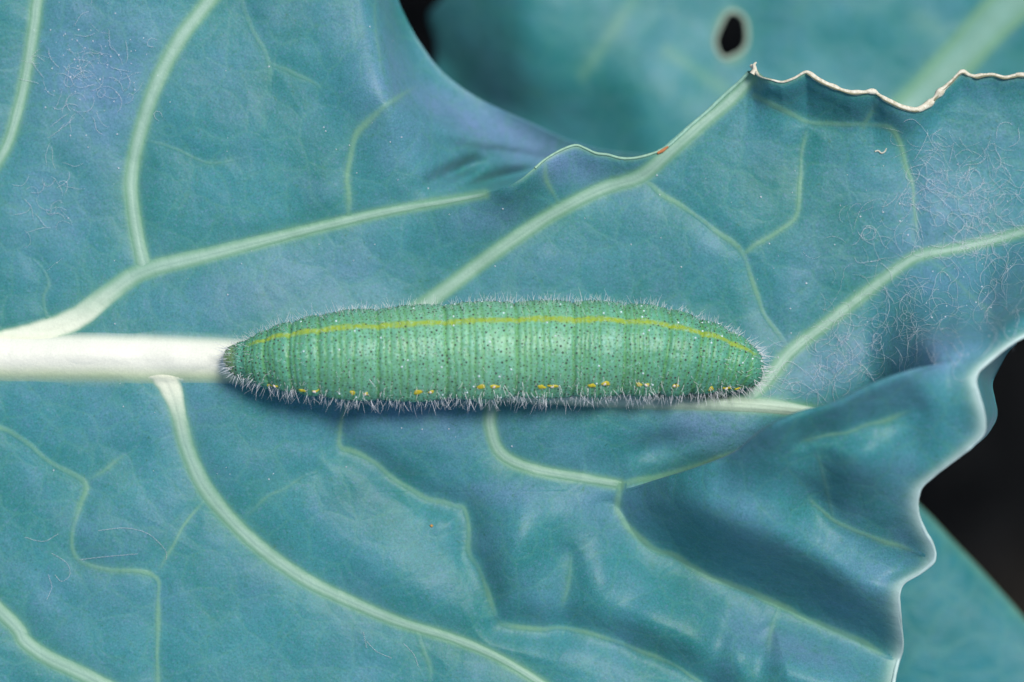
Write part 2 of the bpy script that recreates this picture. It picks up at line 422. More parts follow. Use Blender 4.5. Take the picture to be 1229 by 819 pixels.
# ------------------------------------------------------------------ outlines of the leaf
EDGE_TOP = [(-230, 405), (-120, 402), (0, 396), (50, 391), (92, 381), (130, 353), (172, 326), (250, 306), (330, 286), (400, 269), (470, 253), (520, 245), (545, 241), (565, 236),
            (590, 230), (612, 223), (628, 213), (642, 201), (655, 190), (672, 180), (690, 173.5), (702, 177), (715, 183), (730, 185), (745, 189), (760, 189), (775, 186), (790, 181), (800, 176),
            (815, 163), (830, 149), (850, 132), (870, 113), (888, 97), (899, 86), (905, 81), (909, 88), (914, 92), (926, 95), (939, 97.5), (953, 93), (968, 85.5), (979, 93), (990, 99), (1005, 105), (1021, 110),
            (1035, 110), (1048, 109), (1055, 113), (1062, 118), (1072, 123), (1083, 128), (1100, 131), (1113, 125), (1122, 117), (1130, 108), (1142, 97), (1154, 85.5), (1163, 89), (1172, 91), (1182, 89), (1192, 88.5),
            (1206, 92), (1218, 90), (1229, 89.5), (1300, 96), (1480, 90)]
t1 = interp(EDGE_TOP)
t0 = interp([(-230, -190), (430, -190), (462, -60), (474, -12), (481, 8), (490, 27), (500, 45), (510, 60), (520, 74), (532, 87), (545, 98), (560, 109), (580, 121), (600, 131), (620, 141), (640, 150),
             (660, 160), (680, 169), (700, 176), (720, 181), (745, 185), (770, 187), (820, 190)])
crest = smooth_interp([(-230, 590), (500, 592), (700, 590), (745, 588), (790, 575), (840, 559), (884, 540), (912, 517), (953, 496), (1000, 482), (1048, 459), (1085, 446), (1117, 439), (1150, 437), (1184, 435), (1205, 420), (1229, 404), (1300, 374), (1380, 344), (1480, 300)])
over = smooth_interp([(-230, -2), (700, -2), (745, -2), (775, 6), (850, 30), (950, 48), (1030, 48), (1080, 28), (1125, -2), (1200, -2), (1480, -2)])
rimx = smooth_interp([(-300, 1470), (300, 1460), (345, 1380), (375, 1300), (404, 1229), (427, 1195), (448, 1173), (475, 1174), (505, 1182), (520, 1180), (535, 1166), (560, 1135), (583, 1107), (607, 1101), (638, 1110),
                      (658, 1121), (668, 1122), (680, 1115), (700, 1085), (730, 1079), (778, 1083), (800, 1076), (860, 1066), (1020, 1040)])
U_END = 1470.0; U0 = 880.0; UR = 1184.0
def remap(u, y):
    return np.where(u <= U0, u, U0 + (u - U0) * (rimx(y) - U0) / (UR - U0))

ymid = smooth_interp([(-230, 424), (200, 430), (270, 431), (500, 454), (700, 472), (850, 482), (975, 494), (1100, 520), (1480, 560)])

def gauss(x, y, cx, cy, rx, ry, rot, amp):
    a = math.radians(rot); dx, dy = x - cx, y - cy
    u = dx * math.cos(a) + dy * math.sin(a); v = -dx * math.sin(a) + dy * math.cos(a)
    return amp * np.exp(-(u / rx) ** 2 - (v / ry) ** 2)

def h_common(x, y):
    z = 5 * vnoise(x, y, 230, 1) + 2.6 * vnoise(x, y, 95, 2) + 1.0 * vnoise(x, y, 40, 3)
    # low ridge carrying the midrib, the sheet falls away above it under the caterpillar
    d = y - ymid(x)
    z = z + 20 * np.exp(-((d - 14) / 75.0) ** 2) * sstep(150, 420, x) * (1 - sstep(900, 1000, x))
    z = z - 10 * np.exp(-((d + 110) / 70.0) ** 2) * sstep(250, 450, x) * (1 - sstep(850, 960, x))
    # right part of the sheet dips into the pocket under the turned-up lobe
    z = z + gauss(x, y, 1010, 200, 160, 110, -30, 10) + gauss(x, y, 850, 330, 90, 80, 0, 8) + gauss(x, y, 640, 330, 80, 60, -30, 6)
    z = z + gauss(x, y, 300, 200, 120, 80, 0, 8) + gauss(x, y, 280, 360, 120, 30, -15, 5)
    z = z + gauss(x, y, 340, 580, 120, 60, 35, 8) + gauss(x, y, 120, 630, 90, 80, 0, 6) + gauss(x, y, 480, 520, 70, 40, 20, 6)
    return z

foot = smooth_interp([(-230, 640), (600, 630), (700, 610), (744, 612), (760, 640), (810, 671), (870, 701), (930, 726), (1000, 758), (1075, 791), (1150, 824), (1480, 900)])
def lobe_lift(x, y):
    A = np.interp(x, [690, 745, 790, 850, 950, 1050, 1130, 1250], [0, 9, 40, 88, 150, 186, 196, 180])
    c = crest(x); f = np.clip((foot(x) - y) / (foot(x) - c), 0, 1.0)
    z = A * np.where(f > 0, np.sin(np.pi / 2 * f) ** 1.15, 0)
    z = z + 58 * np.exp(-np.clip(y - c, 0, None) / 42.0) * sstep(860, 940, x) * (1 - sstep(1090, 1140, x))
    return z

def h_face(x, y):       # turned-up lobe, lower right
    z = h_common(x, y) + lobe_lift(x, y) - samp(maps['c'][0], x, y)
    z = z + gauss(x, y, 622, 655, 40, 66, 8, 34) + gauss(x, y, 716, 690, 36, 64, 5, 18) + gauss(x, y, 690, 620, 55, 30, 0, 10) + gauss(x, y, 652, 722, 18, 34, 12, 7)
    z = z + gauss(x, y, 810, 760, 90, 34, 26, 18) + gauss(x, y, 862, 622, 80, 32, 30, 20) + gauss(x, y, 955, 655, 60, 34, 36, 12) + gauss(x, y, 915, 640, 90, 40, 26, 22) + gauss(x, y, 930, 800, 60, 30, 20, 16)
    z = z + gauss(x, y, 1030, 708, 66, 30, 42, 28) + gauss(x, y, 1030, 555, 42, 34, -10, 24) + gauss(x, y, 930, 620, 30, 60, 40, 8)
    z = z + gauss(x, y, 985, 600, 26, 30, 20, -16) + gauss(x, y, 1095, 525, 16, 26, 10, -8) + gauss(x, y, 1010, 830, 120, 40, 20, 34)
    z = z + gauss(x, y, 1130, 480, 30, 40, 0, 12) + gauss(x, y, 905, 780, 20, 40, 0, -12) + gauss(x, y, 862, 778, 20, 40, 8, -13) + gauss(x, y, 780, 745, 30, 46, 15, 8) + gauss(x, y, 838, 722, 30, 34, 10, 8)
    z = z + gauss(x, y, 480, 690, 80, 40, 35, 12)
    # margin lifts a little and frills
    e = rimx(y) - x
    z = z + (10 + 8 * np.sin(y / 34.0)) * np.exp(-(e / 26.0) ** 2) * sstep(880, 960, x)
    return z

def h_main(x, y):
    z = h_common(x, y) - samp(maps['a'][0], x, y)
    c = crest(x)
    # pocket along the foot of the lobe
    pk = np.interp(x, [700, 760, 850, 950, 1040, 1120], [0, 8, 36, 52, 44, 0])
    z = z - pk * np.exp(-(np.clip(c + np.clip(over(x), 0, None) - y, 0, None) / 34.0) ** 2)
    z = z + gauss(x, y, 790, 536, 46, 17, -14, -15)
    # on the far right the sheet runs straight on into the lobe
    k = sstep(1035, 1175, x)
    z = z + k * lobe_lift(x, np.maximum(y, c)) * np.exp(-(np.clip(c - y, 0, None) / 75.0) ** 2)
    # eaten edge curls towards the viewer between the two lobes
    e = y - t1(x)
    z = z + gauss(x, y, 625, 215, 75, 36, -25, 30) + 16 * np.exp(-(e / 22.0) ** 2) * sstep(560, 620, x) * (1 - sstep(760, 860, x))
    z = z + 12 * np.exp(-(e / 20.0) ** 2) * sstep(880, 930, x) + 38 * np.exp(-(e / 36.0) ** 2) * sstep(895, 925, x) * (1 - sstep(1060, 1130, x))
    # left of the lobe, and again on the far right, the sheet runs on into the lobe without a fold
    wgt = sstep(c - 70, c - 4, y) * (1 - sstep(728, 768, x)) + sstep(c - 50, c - 4, y) * sstep(1092, 1150, x)
    wgt = np.clip(wgt, 0, 1)
    return z * (1 - wgt) + wgt * h_face(x, y)

def h_lobe(x, y):       # lobe behind, upper left
    z = h_common(x, y) - samp(maps['a'][0], x, y)
    z = z - 62 * sstep(505, 640, x) * sstep(120, 210, y) - 26 * sstep(560, 720, x)
    d = np.clip(y - t0(x), 0, None)
    dd = np.minimum(d, np.clip(520 - x + 0.9 * y, 0, None) * 0.9 + 0 * d)
    z = z - 135 * np.exp(-(d / 96.0) ** 2) * sstep(380, 500, x)
    z = z + gauss(x, y, 470, 120, 90, 55, 40, 22) + gauss(x, y, 560, 165, 70, 18, 24, 26)
    z = z + gauss(x, y, 548, 206, 30, 10, -24, -36) + gauss(x, y, 604, 214, 42, 9, -14, -32) + gauss(x, y, 610, 184, 46, 7, 10, -12)
    return z

BLOOM_SHEEN = [(600, 158, 150, 30, 24, 1.1), (480, 120, 60, 80, -30, 0.55), (330, 345, 150, 36, -12, 0.40), (520, 510, 130, 34, 5, 0.50), (850, 512, 70, 28, 5, 0.85), (600, 590, 60, 16, 0, 0.55), (720, 600, 70, 26, 10, 0.45),
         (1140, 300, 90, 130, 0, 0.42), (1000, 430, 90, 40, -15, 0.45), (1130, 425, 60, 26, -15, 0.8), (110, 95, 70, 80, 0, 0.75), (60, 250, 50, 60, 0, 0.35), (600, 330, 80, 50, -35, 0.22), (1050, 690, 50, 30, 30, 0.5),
         (960, 780, 90, 24, 20, 0.55), (880, 600, 40, 30, 20, 0.35), (1090, 600, 22, 60, 0, 0.4), (230, 500, 60, 40, 0, 0.25), (120, 700, 60, 50, 0, 0.22), (590, 262, 60, 24, -20, 0.5)]  # wax bloom, plus the violet sky sheen of the folds painted as colour
def bloom_sheen_at(x, y):
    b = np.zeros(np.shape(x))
    for (cx_, cy_, rx_, ry_, ro_, a_) in BLOOM_SHEEN: b = np.maximum(b, gauss(x, y, cx_, cy_, rx_, ry_, ro_, a_))
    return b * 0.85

# ------------------------------------------------------------------ ground far below
def soil_mat():
    m, t, p, out = new_mat('dark_soil')
    v = px_coords(t)
    n = noise(t, v, 160, 6, 0.7)
    t.links.new(ramp(t, n, [(0.35, (0.010, 0.008, 0.006)), (0.7, (0.075, 0.058, 0.040))]), p.inputs['Base Color'])
    p.inputs['Roughness'].default_value = 0.95; p.inputs['Specular IOR Level'].default_value = 0.1
    bump(t, p, n, 40 * S, 0.8)
    return m
N = 140
xs = np.linspace(-7000, 8200, N); ys = np.linspace(-7000, 8000, N)
X, Y = np.meshgrid(xs, ys)
Z = -2600 + 90 * vnoise(X, Y, 420, 21) + 40 * vnoise(X, Y, 180, 22)
soil = make_obj('soil', np.stack([(X - CX) * S, (CY - Y) * S, Z * S], -1).reshape(-1, 3), grid_faces(N, N)[:, ::-1], soil_mat())
soil['kind'] = 'structure'; soil['label'] = 'dark shaded soil far below the leaves'

# ------------------------------------------------------------------ the big leaf
def loc_of(x, y, z):
    return tuple(float(q) for q in P(x, y, z))
leaf = empty('cabbage_leaf', loc_of(20, 430, -5), 'large blue green cabbage leaf with white midrib under the caterpillar', 'leaf')

def add_thickness(o, th):
    md = o.modifiers.new('thickness', 'SOLIDIFY'); md.thickness = th * S; md.offset = -1.0
    md.use_rim = True

# main blade: upper sheet -> pocket -> turned-up lobe, as one continuous sheet
ucol = np.concatenate([np.arange(-230, 500, 3.0), np.arange(500, UR - 0.5, 1.9), [UR], np.arange(UR + 1.9, 1320, 1.9), np.arange(1320, U_END + 0.1, 3.0)])
nM, nG, nF = 250, 22, 190
tM = np.linspace(0, 1, nM); tG = np.linspace(0, 1, nG + 1)[1:]; tF = np.linspace(0, 1, nF + 1)[1:]
nrow = nM + nG + nF
Ug = np.tile(ucol, (nrow, 1)); Xg = Ug.copy(); Yg = np.zeros_like(Xg)
for it in range(40):
    top = t1(Xg); c = crest(Xg); v_ = c + over(Xg)
    Ynew = np.empty_like(Yg)
    Ynew[:nM] = top[:nM] + (v_[:nM] - top[:nM]) * tM[:, None]
    Ynew[nM:nM + nG] = v_[nM:nM + nG] + (c - v_)[nM:nM + nG] * tG[:, None]
    Ynew[nM + nG:] = c[nM + nG:] + (960 - c[nM + nG:]) * (tF[:, None] ** 1.0)
    Yg = Ynew
    Xg[nM + nG:] = 0.5 * Xg[nM + nG:] + 0.5 * remap(Ug, Yg)[nM + nG:]
Zg = np.empty_like(Xg)
Zg[:nM] = h_main(Xg[:nM], Yg[:nM])
Zg[nM + nG:] = h_face(Xg[nM + nG:], Yg[nM + nG:])
z0 = Zg[nM - 1]; z1 = h_face(Xg[nM + nG - 1], crest(Xg[nM + nG - 1]))
tt = tG[:, None]
Zg[nM:nM + nG] = z0 + (z1 - z0) * (tt ** 0.75)
# roll the crest so the fold is rounded
ov = np.clip(over(Xg[0]), 0, None)
# soften along rows near the crest
for _ in range(14):
    a, b = nM - 14, nM + nG + 14
    kx = sstep(735, 770, Xg[nM]) * (1 - sstep(1105, 1135, Xg[nM]))
    Zs = Zg.copy(); Zs[a:b] = (1 - kx) * Zg[a:b] + kx * ( 0.25 * Zg[a - 1:b - 1] + 0.5 * Zg[a:b] + 0.25 * Zg[a + 1:b + 1]); Zg = Zs
halo = np.concatenate([samp(maps['a'][1], Xg[:nM], Yg[:nM]), samp(maps['c'][1], Xg[nM:], Yg[nM:])])
halo[nM:nM + nG] *= (1 - kx)
e = rimx(Yg) - Xg
ed = Yg[:nM] - t1(Xg[:nM])
halo[:nM] = np.maximum(halo[:nM], 0.8 * np.exp(-(ed / 5.0) ** 2) * sstep(600, 650, Xg[:nM]))
halo = np.maximum(halo, 0.9 * np.exp(-np.clip(e, 0, None) / 9.0) * sstep(880, 960, Xg))
rimk = 0.85 * np.exp(-(np.clip(e, 0, None) / 8.5) ** 1.5) * sstep(900, 1000, Xg)
ff = grid_faces(nrow, len(ucol))
iu = int(np.argmin(np.abs(ucol - UR)))
ff = ff[~(((ff // len(ucol)) >= nM).any(1) & ((ff % len(ucol)) > iu).any(1))]
blade = make_obj('blade', P(Xg, Yg, Zg).reshape(-1, 3), ff, M_leaf, leaf, {'core': rimk.ravel(), 'col': np.tile((0.48, 0.64, 0.62), (Xg.size, 1)), 'halo': halo.ravel(), 'bloom_sheen': bloom_sheen_at(Xg, Yg).ravel()})
add_thickness(blade, 3.0)

# the lobe behind, upper left
uc = np.concatenate([np.arange(-230, 430, 3.5), np.arange(430, 800, 2.0)])
nL = 230
tL = np.linspace(0, 1, nL)[:, None]
XL = np.tile(uc, (nL, 1))
yb = t1(XL) + np.where(XL < 500, 3.0, 3.0 + 22 * sstep(500, 600, XL)); yt = t0(XL)
yb = np.where(XL > 700, np.maximum(yb, yt + 12), yb)
YL = yt + (yb - yt) * tL
ZL = h_lobe(XL, YL)
ZL = ZL - np.where(XL < 500, 0, 0) - 1.5 * sstep(0.97, 1.0, tL)
hl = samp(maps['a'][1], XL, YL)
lobe = make_obj('leaf_lobe', P(XL, YL, ZL).reshape(-1, 3), grid_faces(nL, len(uc)), M_leaf, leaf, {'halo': hl.ravel(), 'bloom_sheen': bloom_sheen_at(XL, YL).ravel()})
add_thickness(lobe, 3.0)
lobe['label'] = 'lobe of the leaf curling away behind the eaten edge'

# ribs
SURF = {'M': h_main, 'L': h_lobe, 'F': h_face}
CORE = {'rib': (0.86, 0.86, 0.73), 'major': (0.38, 0.56, 0.46), 'minor': (0.20, 0.41, 0.25), 'faint': (0.17, 0.38, 0.25)}
def surf_at(vn, x, y):
    z = SURF[vn['surf']](x, y)
    if vn['surf'] == 'M' and vn['layer'] == 'b':      # crosses the line where the sheet becomes the lobe
        z = np.where(y > crest(x), h_face(x, y), z)
    if vn['surf'] == 'F' and vn['layer'] == 'b':
        z = np.where(y < crest(x), h_main(x, y), z)
    return z
MID = V[0]['s']
def mid_height(x, y):
    w_ = np.interp(x, MID[:, 0], MID[:, 2]); d_ = (y - np.interp(x, MID[:, 0], MID[:, 1])) / w_
    a_ = np.where(d_ > 0, d_ / 1.18, -d_ / 1.0)
    return V[0]['rise'] * 0.95 * w_ * np.clip(1 - a_ ** 2, 0, None) ** 1.3
RIBC = np.array((0.80, 0.82, 0.62))
prof = np.array([-1.28, -1.08, -0.96, -0.84, -0.7, -0.55, -0.4, -0.25, -0.12, 0, 0.12, 0.25, 0.4, 0.55, 0.7, 0.84, 0.96, 1.08, 1.28])
for vi, vn in enumerate(V):
    s = vn['s']
    tan = np.gradient(s[:, :2], axis=0); tan /= np.linalg.norm(tan, axis=1)[:, None] + 1e-9
    nrm = np.stack([-tan[:, 1], tan[:, 0]], -1)
    L = np.cumsum(np.r_[0, np.hypot(*np.diff(s[:, :2], axis=0).T)])
    if vn['kind'] in ('minor', 'faint'): s[:, 2] *= 1.3
    if vn['kind'] == 'major': s[:, 2] *= 0.94
    wd = s[:, 2] * (1 + (0.015 if vn['kind'] == 'rib' else 0.10) * vnoise(L, L * 0 + vi * 31.7, 26, 5) + (0.0 if vn['kind'] == 'rib' else 0.05) * vnoise(L, L * 0 + vi * 9.1, 9, 6))
    prx = np.where(prof > 0, prof * 1.18, prof) if vn['name'] == 'midrib' else prof
    Xv = s[:, 0:1] + nrm[:, 0:1] * prx * wd[:, None]; Yv = s[:, 1:2] + nrm[:, 1:2] * prx * wd[:, None]
    ap = np.abs(prof)
    pz = np.where(ap < 1, (1 - ap ** 2) ** 1.3, 0.0)
    rise = vn['rise'] * {'rib': 0.95, 'major': 0.38, 'minor': 0.2, 'faint': 0.1}[vn['kind']] * wd[:, None]
    zc = surf_at(vn, Xv, Yv)
    mh = np.zeros(Xv.shape)
    if vn['kind'] == 'major' and s[0, 0] < 250 and abs(s[0, 1] - 430) < 30: mh = mid_height(Xv, Yv); zc = zc + np.minimum(mh, 3.5)
    Zv = zc + pz * rise + (0.5 - 0.85 * (ap / 1.28) ** 2) * (0.3 if vn['kind'] in ('minor', 'faint') else 1.0)
    if vn['kind'] == 'major':       # shallow groove lines along the rib
        Zv = Zv - 0.05 * (mh < 0.5) * wd[:, None] * np.exp(-((prof[None] - 0.2) / 0.16) ** 2)
    end = np.minimum(L, L[-1] - L)[:, None]
    Zv = Zv - (1 - sstep(0, 8, end)) * rise * 1.1
    if vn['name'] == 'midrib':      # faint lengthwise ridges
        Zv = Zv + 0.5 * vnoise(prof[None] * 7 + 0 * L[:, None], L[:, None] * 0.01 + 0 * prof[None], 1.0, 61)
    core = np.array(CORE[vn['kind']])
    C = core + np.zeros(Xv.shape + (3,))
    kmax, k0, k1 = {'rib': (1.0, 0.60, 1.20), 'major': (0.74, 0.15, 1.05), 'minor': (0.50, 0.0, 1.05), 'faint': (0.28, 0.0, 1.05)}[vn['kind']]
    f = kmax * (1 - sstep(k0, k1, ap))[None, :] * (1.0 + 0 * L if vn['kind'] == 'rib' else (0.88 + 0.12 * vnoise(L, L * 0 + vi * 3.3, 16, 7)) if vn['kind'] == 'major' else (0.72 + 0.45 * vnoise(L, L * 0 + vi * 3.3, 30, 7)))[:, None]
    f = f * sstep(0, 40 if vn['kind'] in ('minor', 'faint') else 14, L[-1] - L)[:, None]
    if vn['name'] == 'midrib':
        k = sstep(420, 880, Xv)[..., None]
        C = C * (1 - k) + k * np.array((0.50, 0.64, 0.50))
        lowk = 1.4 * (sstep(0.25, 0.95, prof)[None, :, None]) * (1 - k) * (0.9 + 0.1 * vnoise(Xv, Yv, 30, 63))[..., None]   # greener towards the lower side
        C = C * (1 - 0.55 * lowk) + 0.55 * lowk * np.array((0.50, 0.64, 0.27))
    elif vn['kind'] == 'major':     # paler near the midrib
        dm = np.abs(Yv - ymid(Xv))
        k = (1 - sstep(28, 110, dm))[..., None] * (1 - sstep(300, 600, Xv))[..., None]
        C = C * (1 - k) + k * np.array((0.80, 0.84, 0.66))
        f = np.maximum(f, k[..., 0] * (1 - sstep(0.6, 1.1, ap))[None])
    okk = np.clip(mh / 4.0, 0, 1)
    f = np.maximum(f, okk); C = C * (1 - okk[..., None]) + RIBC * okk[..., None]
    hv = samp(maps['c' if vn['layer'] == 'c' else 'a'][1], Xv, Yv)
    o = make_obj(vn['name'], P(Xv, Yv, Zv).reshape(-1, 3), grid_faces(len(s), len(prof))[:, ::-1], M_leaf, leaf, {'halo': hv.ravel(), 'bloom_sheen': bloom_sheen_at(Xv, Yv).ravel(), 'core': f.ravel(), 'col': C.reshape(-1, 3)})
    if vn['name'] == 'midrib': o['label'] = 'thick creamy white midrib'

# dried cut edge of the eaten margin, upper right
def margin_strip(name, pts, rad, mat, lift=1.0, surf=h_main, nseg=8, wob=0.15, dy=1.0):
    s = catmull([(a, b, r) for (a, b), r in zip(pts, rad)], 2.0)
    L = np.arange(len(s)) * 2.0
    r = s[:, 2] * (1 + wob * vnoise(L, L * 0 + len(name), 9, 8))
    z = surf(s[:, 0], s[:, 1] + 2) + lift
    pth = P(s[:, 0], s[:, 1] + dy, z)
    v, f = tube_geo(pth, r * S, nseg)
    return make_obj(name, v, f, mat, leaf)
cut = [(p[0], p[1]) for p in EDGE_TOP if 905 <= p[0] <= 1480]
cut = [(902, 78.5)] + cut
rad = [np.interp(p[0], [900, 906, 915, 940, 968, 990, 1021, 1083, 1105, 1130, 1154, 1172, 1229], [2.6, 3.4, 1.7, 1.6, 2.8, 3.6, 3.4, 3.8, 4.4, 5.4, 3.6, 3.2, 3.4]) for p in cut]
m1 = margin_strip('eaten_edge', cut, [q * 0.78 for q in rad], M_cork, 1.0, wob=0.38); m1['label'] = 'dried cream coloured rim of the chewed margin'
cut2 = [(x_, y_ + 1.6) for x_, y_ in cut if x_ >= 968]
margin_strip('eaten_edge_groove', cut2, [0.8] * len(cut2), M_corkd, 4.2, wob=0.9)
cut3 = [(p[0], p[1]) for p in EDGE_TOP if 640 <= p[0] <= 792]
margin_strip('leaf_margin', cut3, [1.5] * len(cut3), plain('margin_green', (0.30, 0.50, 0.36), 0.5), 0.6)
cut4 = [(p[0], p[1]) for p in EDGE_TOP if 788 <= p[0] <= 903]
margin_strip('leaf_margin', cut4, [2.2] * len(cut4), plain('margin_green', (0.28, 0.50, 0.38), 0.5), 0.4)
margin_strip('rust_mark', [(789, 183), (795, 180), (802, 175)], [1.4, 2.2, 1.2], M_rust, 2.0)
# torn tip standing up at the corner of the chewed margin
margin_strip('torn_tip', [(903, 88), (906, 82), (905, 77), (908, 74)], [3.4, 2.6, 2.0, 0.8], M_cork, 3.0, surf=lambda x, y: h_main(x * 0 + 906, y * 0 + 86))
# pale margin of the turned-up lobe
ry = np.array([372, 388, 404, 415, 427, 438, 448, 460, 475, 490, 505, 520, 535, 550, 566, 583, 595, 607, 622, 638, 650, 660, 668, 676, 688, 700, 714, 730, 752, 778, 800, 840, 900], float)
rx = rimx(ry)
def h_rim(x, y):
    return np.where(y < crest(x), h_main(x, y), h_face(x, y))
margin_strip('leaf_margin', list(zip(rx, ry)), [2.0 + 0.5 * math.sin(q * 1.7) for q in range(len(ry))], M_margin, -1.0, surf=h_rim, nseg=10, wob=0.1, dy=0)
# underside of the lobe rolled back behind its margin
ryd = np.linspace(408, 535, 60)
ww = np.array([0, 6, 12, 17, 21, 23, 22.5])
XR = rimx(ryd)[:, None] - 2 + ww[None] * np.clip((sstep(404, 450, ryd) * (1 - sstep(480, 534, ryd)))[:, None], 0.02, 1)
YR = np.tile(ryd[:, None], (1, len(ww))) + ww[None] * 0.25
ZR = h_rim(rimx(ryd), ryd)[:, None] - 2 - (ww[None] / 23.0) ** 1.3 * 170
make_obj('rolled_underside', P(XR, YR, ZR).reshape(-1, 3), grid_faces(len(ryd), len(ww)), M_leaf, leaf, {'halo': np.zeros(XR.size)})

# ------------------------------------------------------------------ leaf behind, with a hole
back = empty('cabbage_leaf', loc_of(1300, -200, -500), 'out of focus cabbage leaf behind with an oval hole in it', 'leaf', 'cabbage leaves behind')
hx, hy = 878, 43
phi = np.linspace(0, 2 * np.pi, 160, endpoint=False)
ang = math.radians(14)
hr = 1 + 0.05 * np.sin(3 * phi + 1) + 0.03 * np.sin(5 * phi)
ex = 18.5 * np.cos(phi) * hr; ey = 28.5 * np.sin(phi) * hr
hx0 = hx + ex * math.cos(ang) - ey * math.sin(ang); hy0 = hy + ex * math.sin(ang) + ey * math.cos(ang)
# outer outline by direction
def outer(a):
    a = (np.degrees(a) + 360) % 360      # 0 right, 90 down, 180 left, 270 up
    return np.interp(a, [0, 25, 50, 90, 130, 150, 165, 180, 190, 200, 225, 250, 270, 300, 330, 360], [1500, 620, 330, 280, 330, 380, 372, 360, 352, 385, 620, 1500, 2000, 2300, 2200, 1500])
R = outer(phi)
ox = hx + R * np.cos(phi) + 8 * np.sin(phi * 23); oy = hy + R * np.sin(phi) + 8 * np.cos(phi * 19)
kk = (np.linspace(0, 1, 150) ** 1.7)[:, None]
XB = hx0[None] * (1 - kk) + ox[None] * kk; YB = hy0[None] * (1 - kk) + oy[None] * kk
bvein = catmull([(1340, -130, 30), (1225, -8, 25), (1185, 32, 22), (1140, 82, 21), (1085, 140, 20), (980, 230, 18)], 4)
def h_back(x, y):
    z = -480 + 16 * vnoise(x, y, 190, 11) + 8 * vnoise(x, y, 80, 12)
    dl = np.clip((t0(x) - y) / 1.35, 0, None)
    z = z - 120 * np.exp(-(dl / 70.0) ** 1.3) * (1 - sstep(540, 800, x))
    z = z - 60 * (1 - sstep(490, 640, x)) + gauss(x, y, 640, 60, 60, 110, 20, 22) + gauss(x, y, 780, 110, 60, 60, 0, 15) - 0.05 * np.clip(y, -2000, 0) * -1
    return z
def bdist(x, y):
    b = np.full(x.shape, 1e9)
    for q in bvein: b = np.minimum(b, np.hypot(x - q[0], y - q[1]))
    return b
bd = bdist(XB, YB)
ZB = h_back(XB, YB) - 14 * np.exp(-(bd / 60) ** 2)
hole_h = np.exp(-((np.hypot((XB - hx) / 18.5, (YB - hy) / 28.5) - 1) / 0.25) ** 2)
hb = np.maximum(0.7 * np.exp(-(np.clip(bd - 14, 0, None) / 10) ** 2), 0.55 * hole_h)
for (ax_, ay_, bx_, by_) in ((800, 60, 870, 110), (760, 0, 700, 90), (1100, 20, 1170, 60)):
    tt_ = np.clip(((XB - ax_) * (bx_ - ax_) + (YB - ay_) * (by_ - ay_)) / ((bx_ - ax_) ** 2 + (by_ - ay_) ** 2), 0, 1)
    dd_ = np.hypot(XB - ax_ - tt_ * (bx_ - ax_), YB - ay_ - tt_ * (by_ - ay_))
    hb = np.maximum(hb, 0.35 * np.exp(-(dd_ / 8) ** 2))
bb = make_obj('blade', P(XB, YB, ZB).reshape(-1, 3), grid_faces(len(kk), len(phi), True)[:, ::-1], M_leaf_back, back, {'halo': hb.ravel()})
add_thickness(bb, 4)
tan = np.gradient(bvein[:, :2], axis=0); tan /= np.linalg.norm(tan, axis=1)[:, None]
nrm = np.stack([-tan[:, 1], tan[:, 0]], -1)
Xv = bvein[:, 0:1] + nrm[:, 0:1] * prof * bvein[:, 2:3]; Yv = bvein[:, 1:2] + nrm[:, 1:2] * prof * bvein[:, 2:3]
ap = np.abs(prof)
Zv = h_back(Xv, Yv) - 14 * np.exp(-(bdist(Xv, Yv) / 60) ** 2) + np.where(ap < 1, 1 - ap ** 2.2, -(ap - 1) * 2) * bvein[:, 2:3] * 0.4 + 1
C = np.array(HALO) + (np.array((0.19, 0.38, 0.30)) - np.array(HALO)) * (1 - sstep(0.4, 1.05, ap))[None, :, None] + np.zeros((len(bvein), 1, 1))
make_obj('vein', P(Xv, Yv, Zv).reshape(-1, 3), grid_faces(len(bvein), len(prof))[:, ::-1], M_vein, back, {'col': C.reshape(-1, 3)})
# pale healed ring round the hole
rp = P(np.r_[hx0, hx0[:1]], np.r_[hy0, hy0[:1]], h_back(np.r_[hx0, hx0[:1]], np.r_[hy0, hy0[:1]]))
v, f = tube_geo(rp, 2.6 * S, 8)
make_obj('hole_rim', v, f, plain('healed_rim', (0.36, 0.46, 0.36), 0.6), back)

# ------------------------------------------------------------------ leaf below, lower right corner
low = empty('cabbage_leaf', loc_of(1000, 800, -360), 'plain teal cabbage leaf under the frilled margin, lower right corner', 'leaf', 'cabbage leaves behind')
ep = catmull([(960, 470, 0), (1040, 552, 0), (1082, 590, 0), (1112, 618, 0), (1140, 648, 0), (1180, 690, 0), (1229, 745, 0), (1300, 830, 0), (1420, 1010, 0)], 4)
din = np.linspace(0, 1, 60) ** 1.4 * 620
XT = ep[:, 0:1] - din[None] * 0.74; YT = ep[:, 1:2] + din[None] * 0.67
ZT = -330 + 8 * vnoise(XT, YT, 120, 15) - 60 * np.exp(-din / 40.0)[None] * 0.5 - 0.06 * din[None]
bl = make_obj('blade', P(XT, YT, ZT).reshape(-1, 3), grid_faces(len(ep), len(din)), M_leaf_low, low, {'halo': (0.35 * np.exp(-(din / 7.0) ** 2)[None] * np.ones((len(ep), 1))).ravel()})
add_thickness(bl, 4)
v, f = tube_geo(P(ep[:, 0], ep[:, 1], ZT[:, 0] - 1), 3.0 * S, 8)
make_obj('leaf_margin', v, f, plain('margin_olive', (0.16, 0.20, 0.10), 0.6), low)

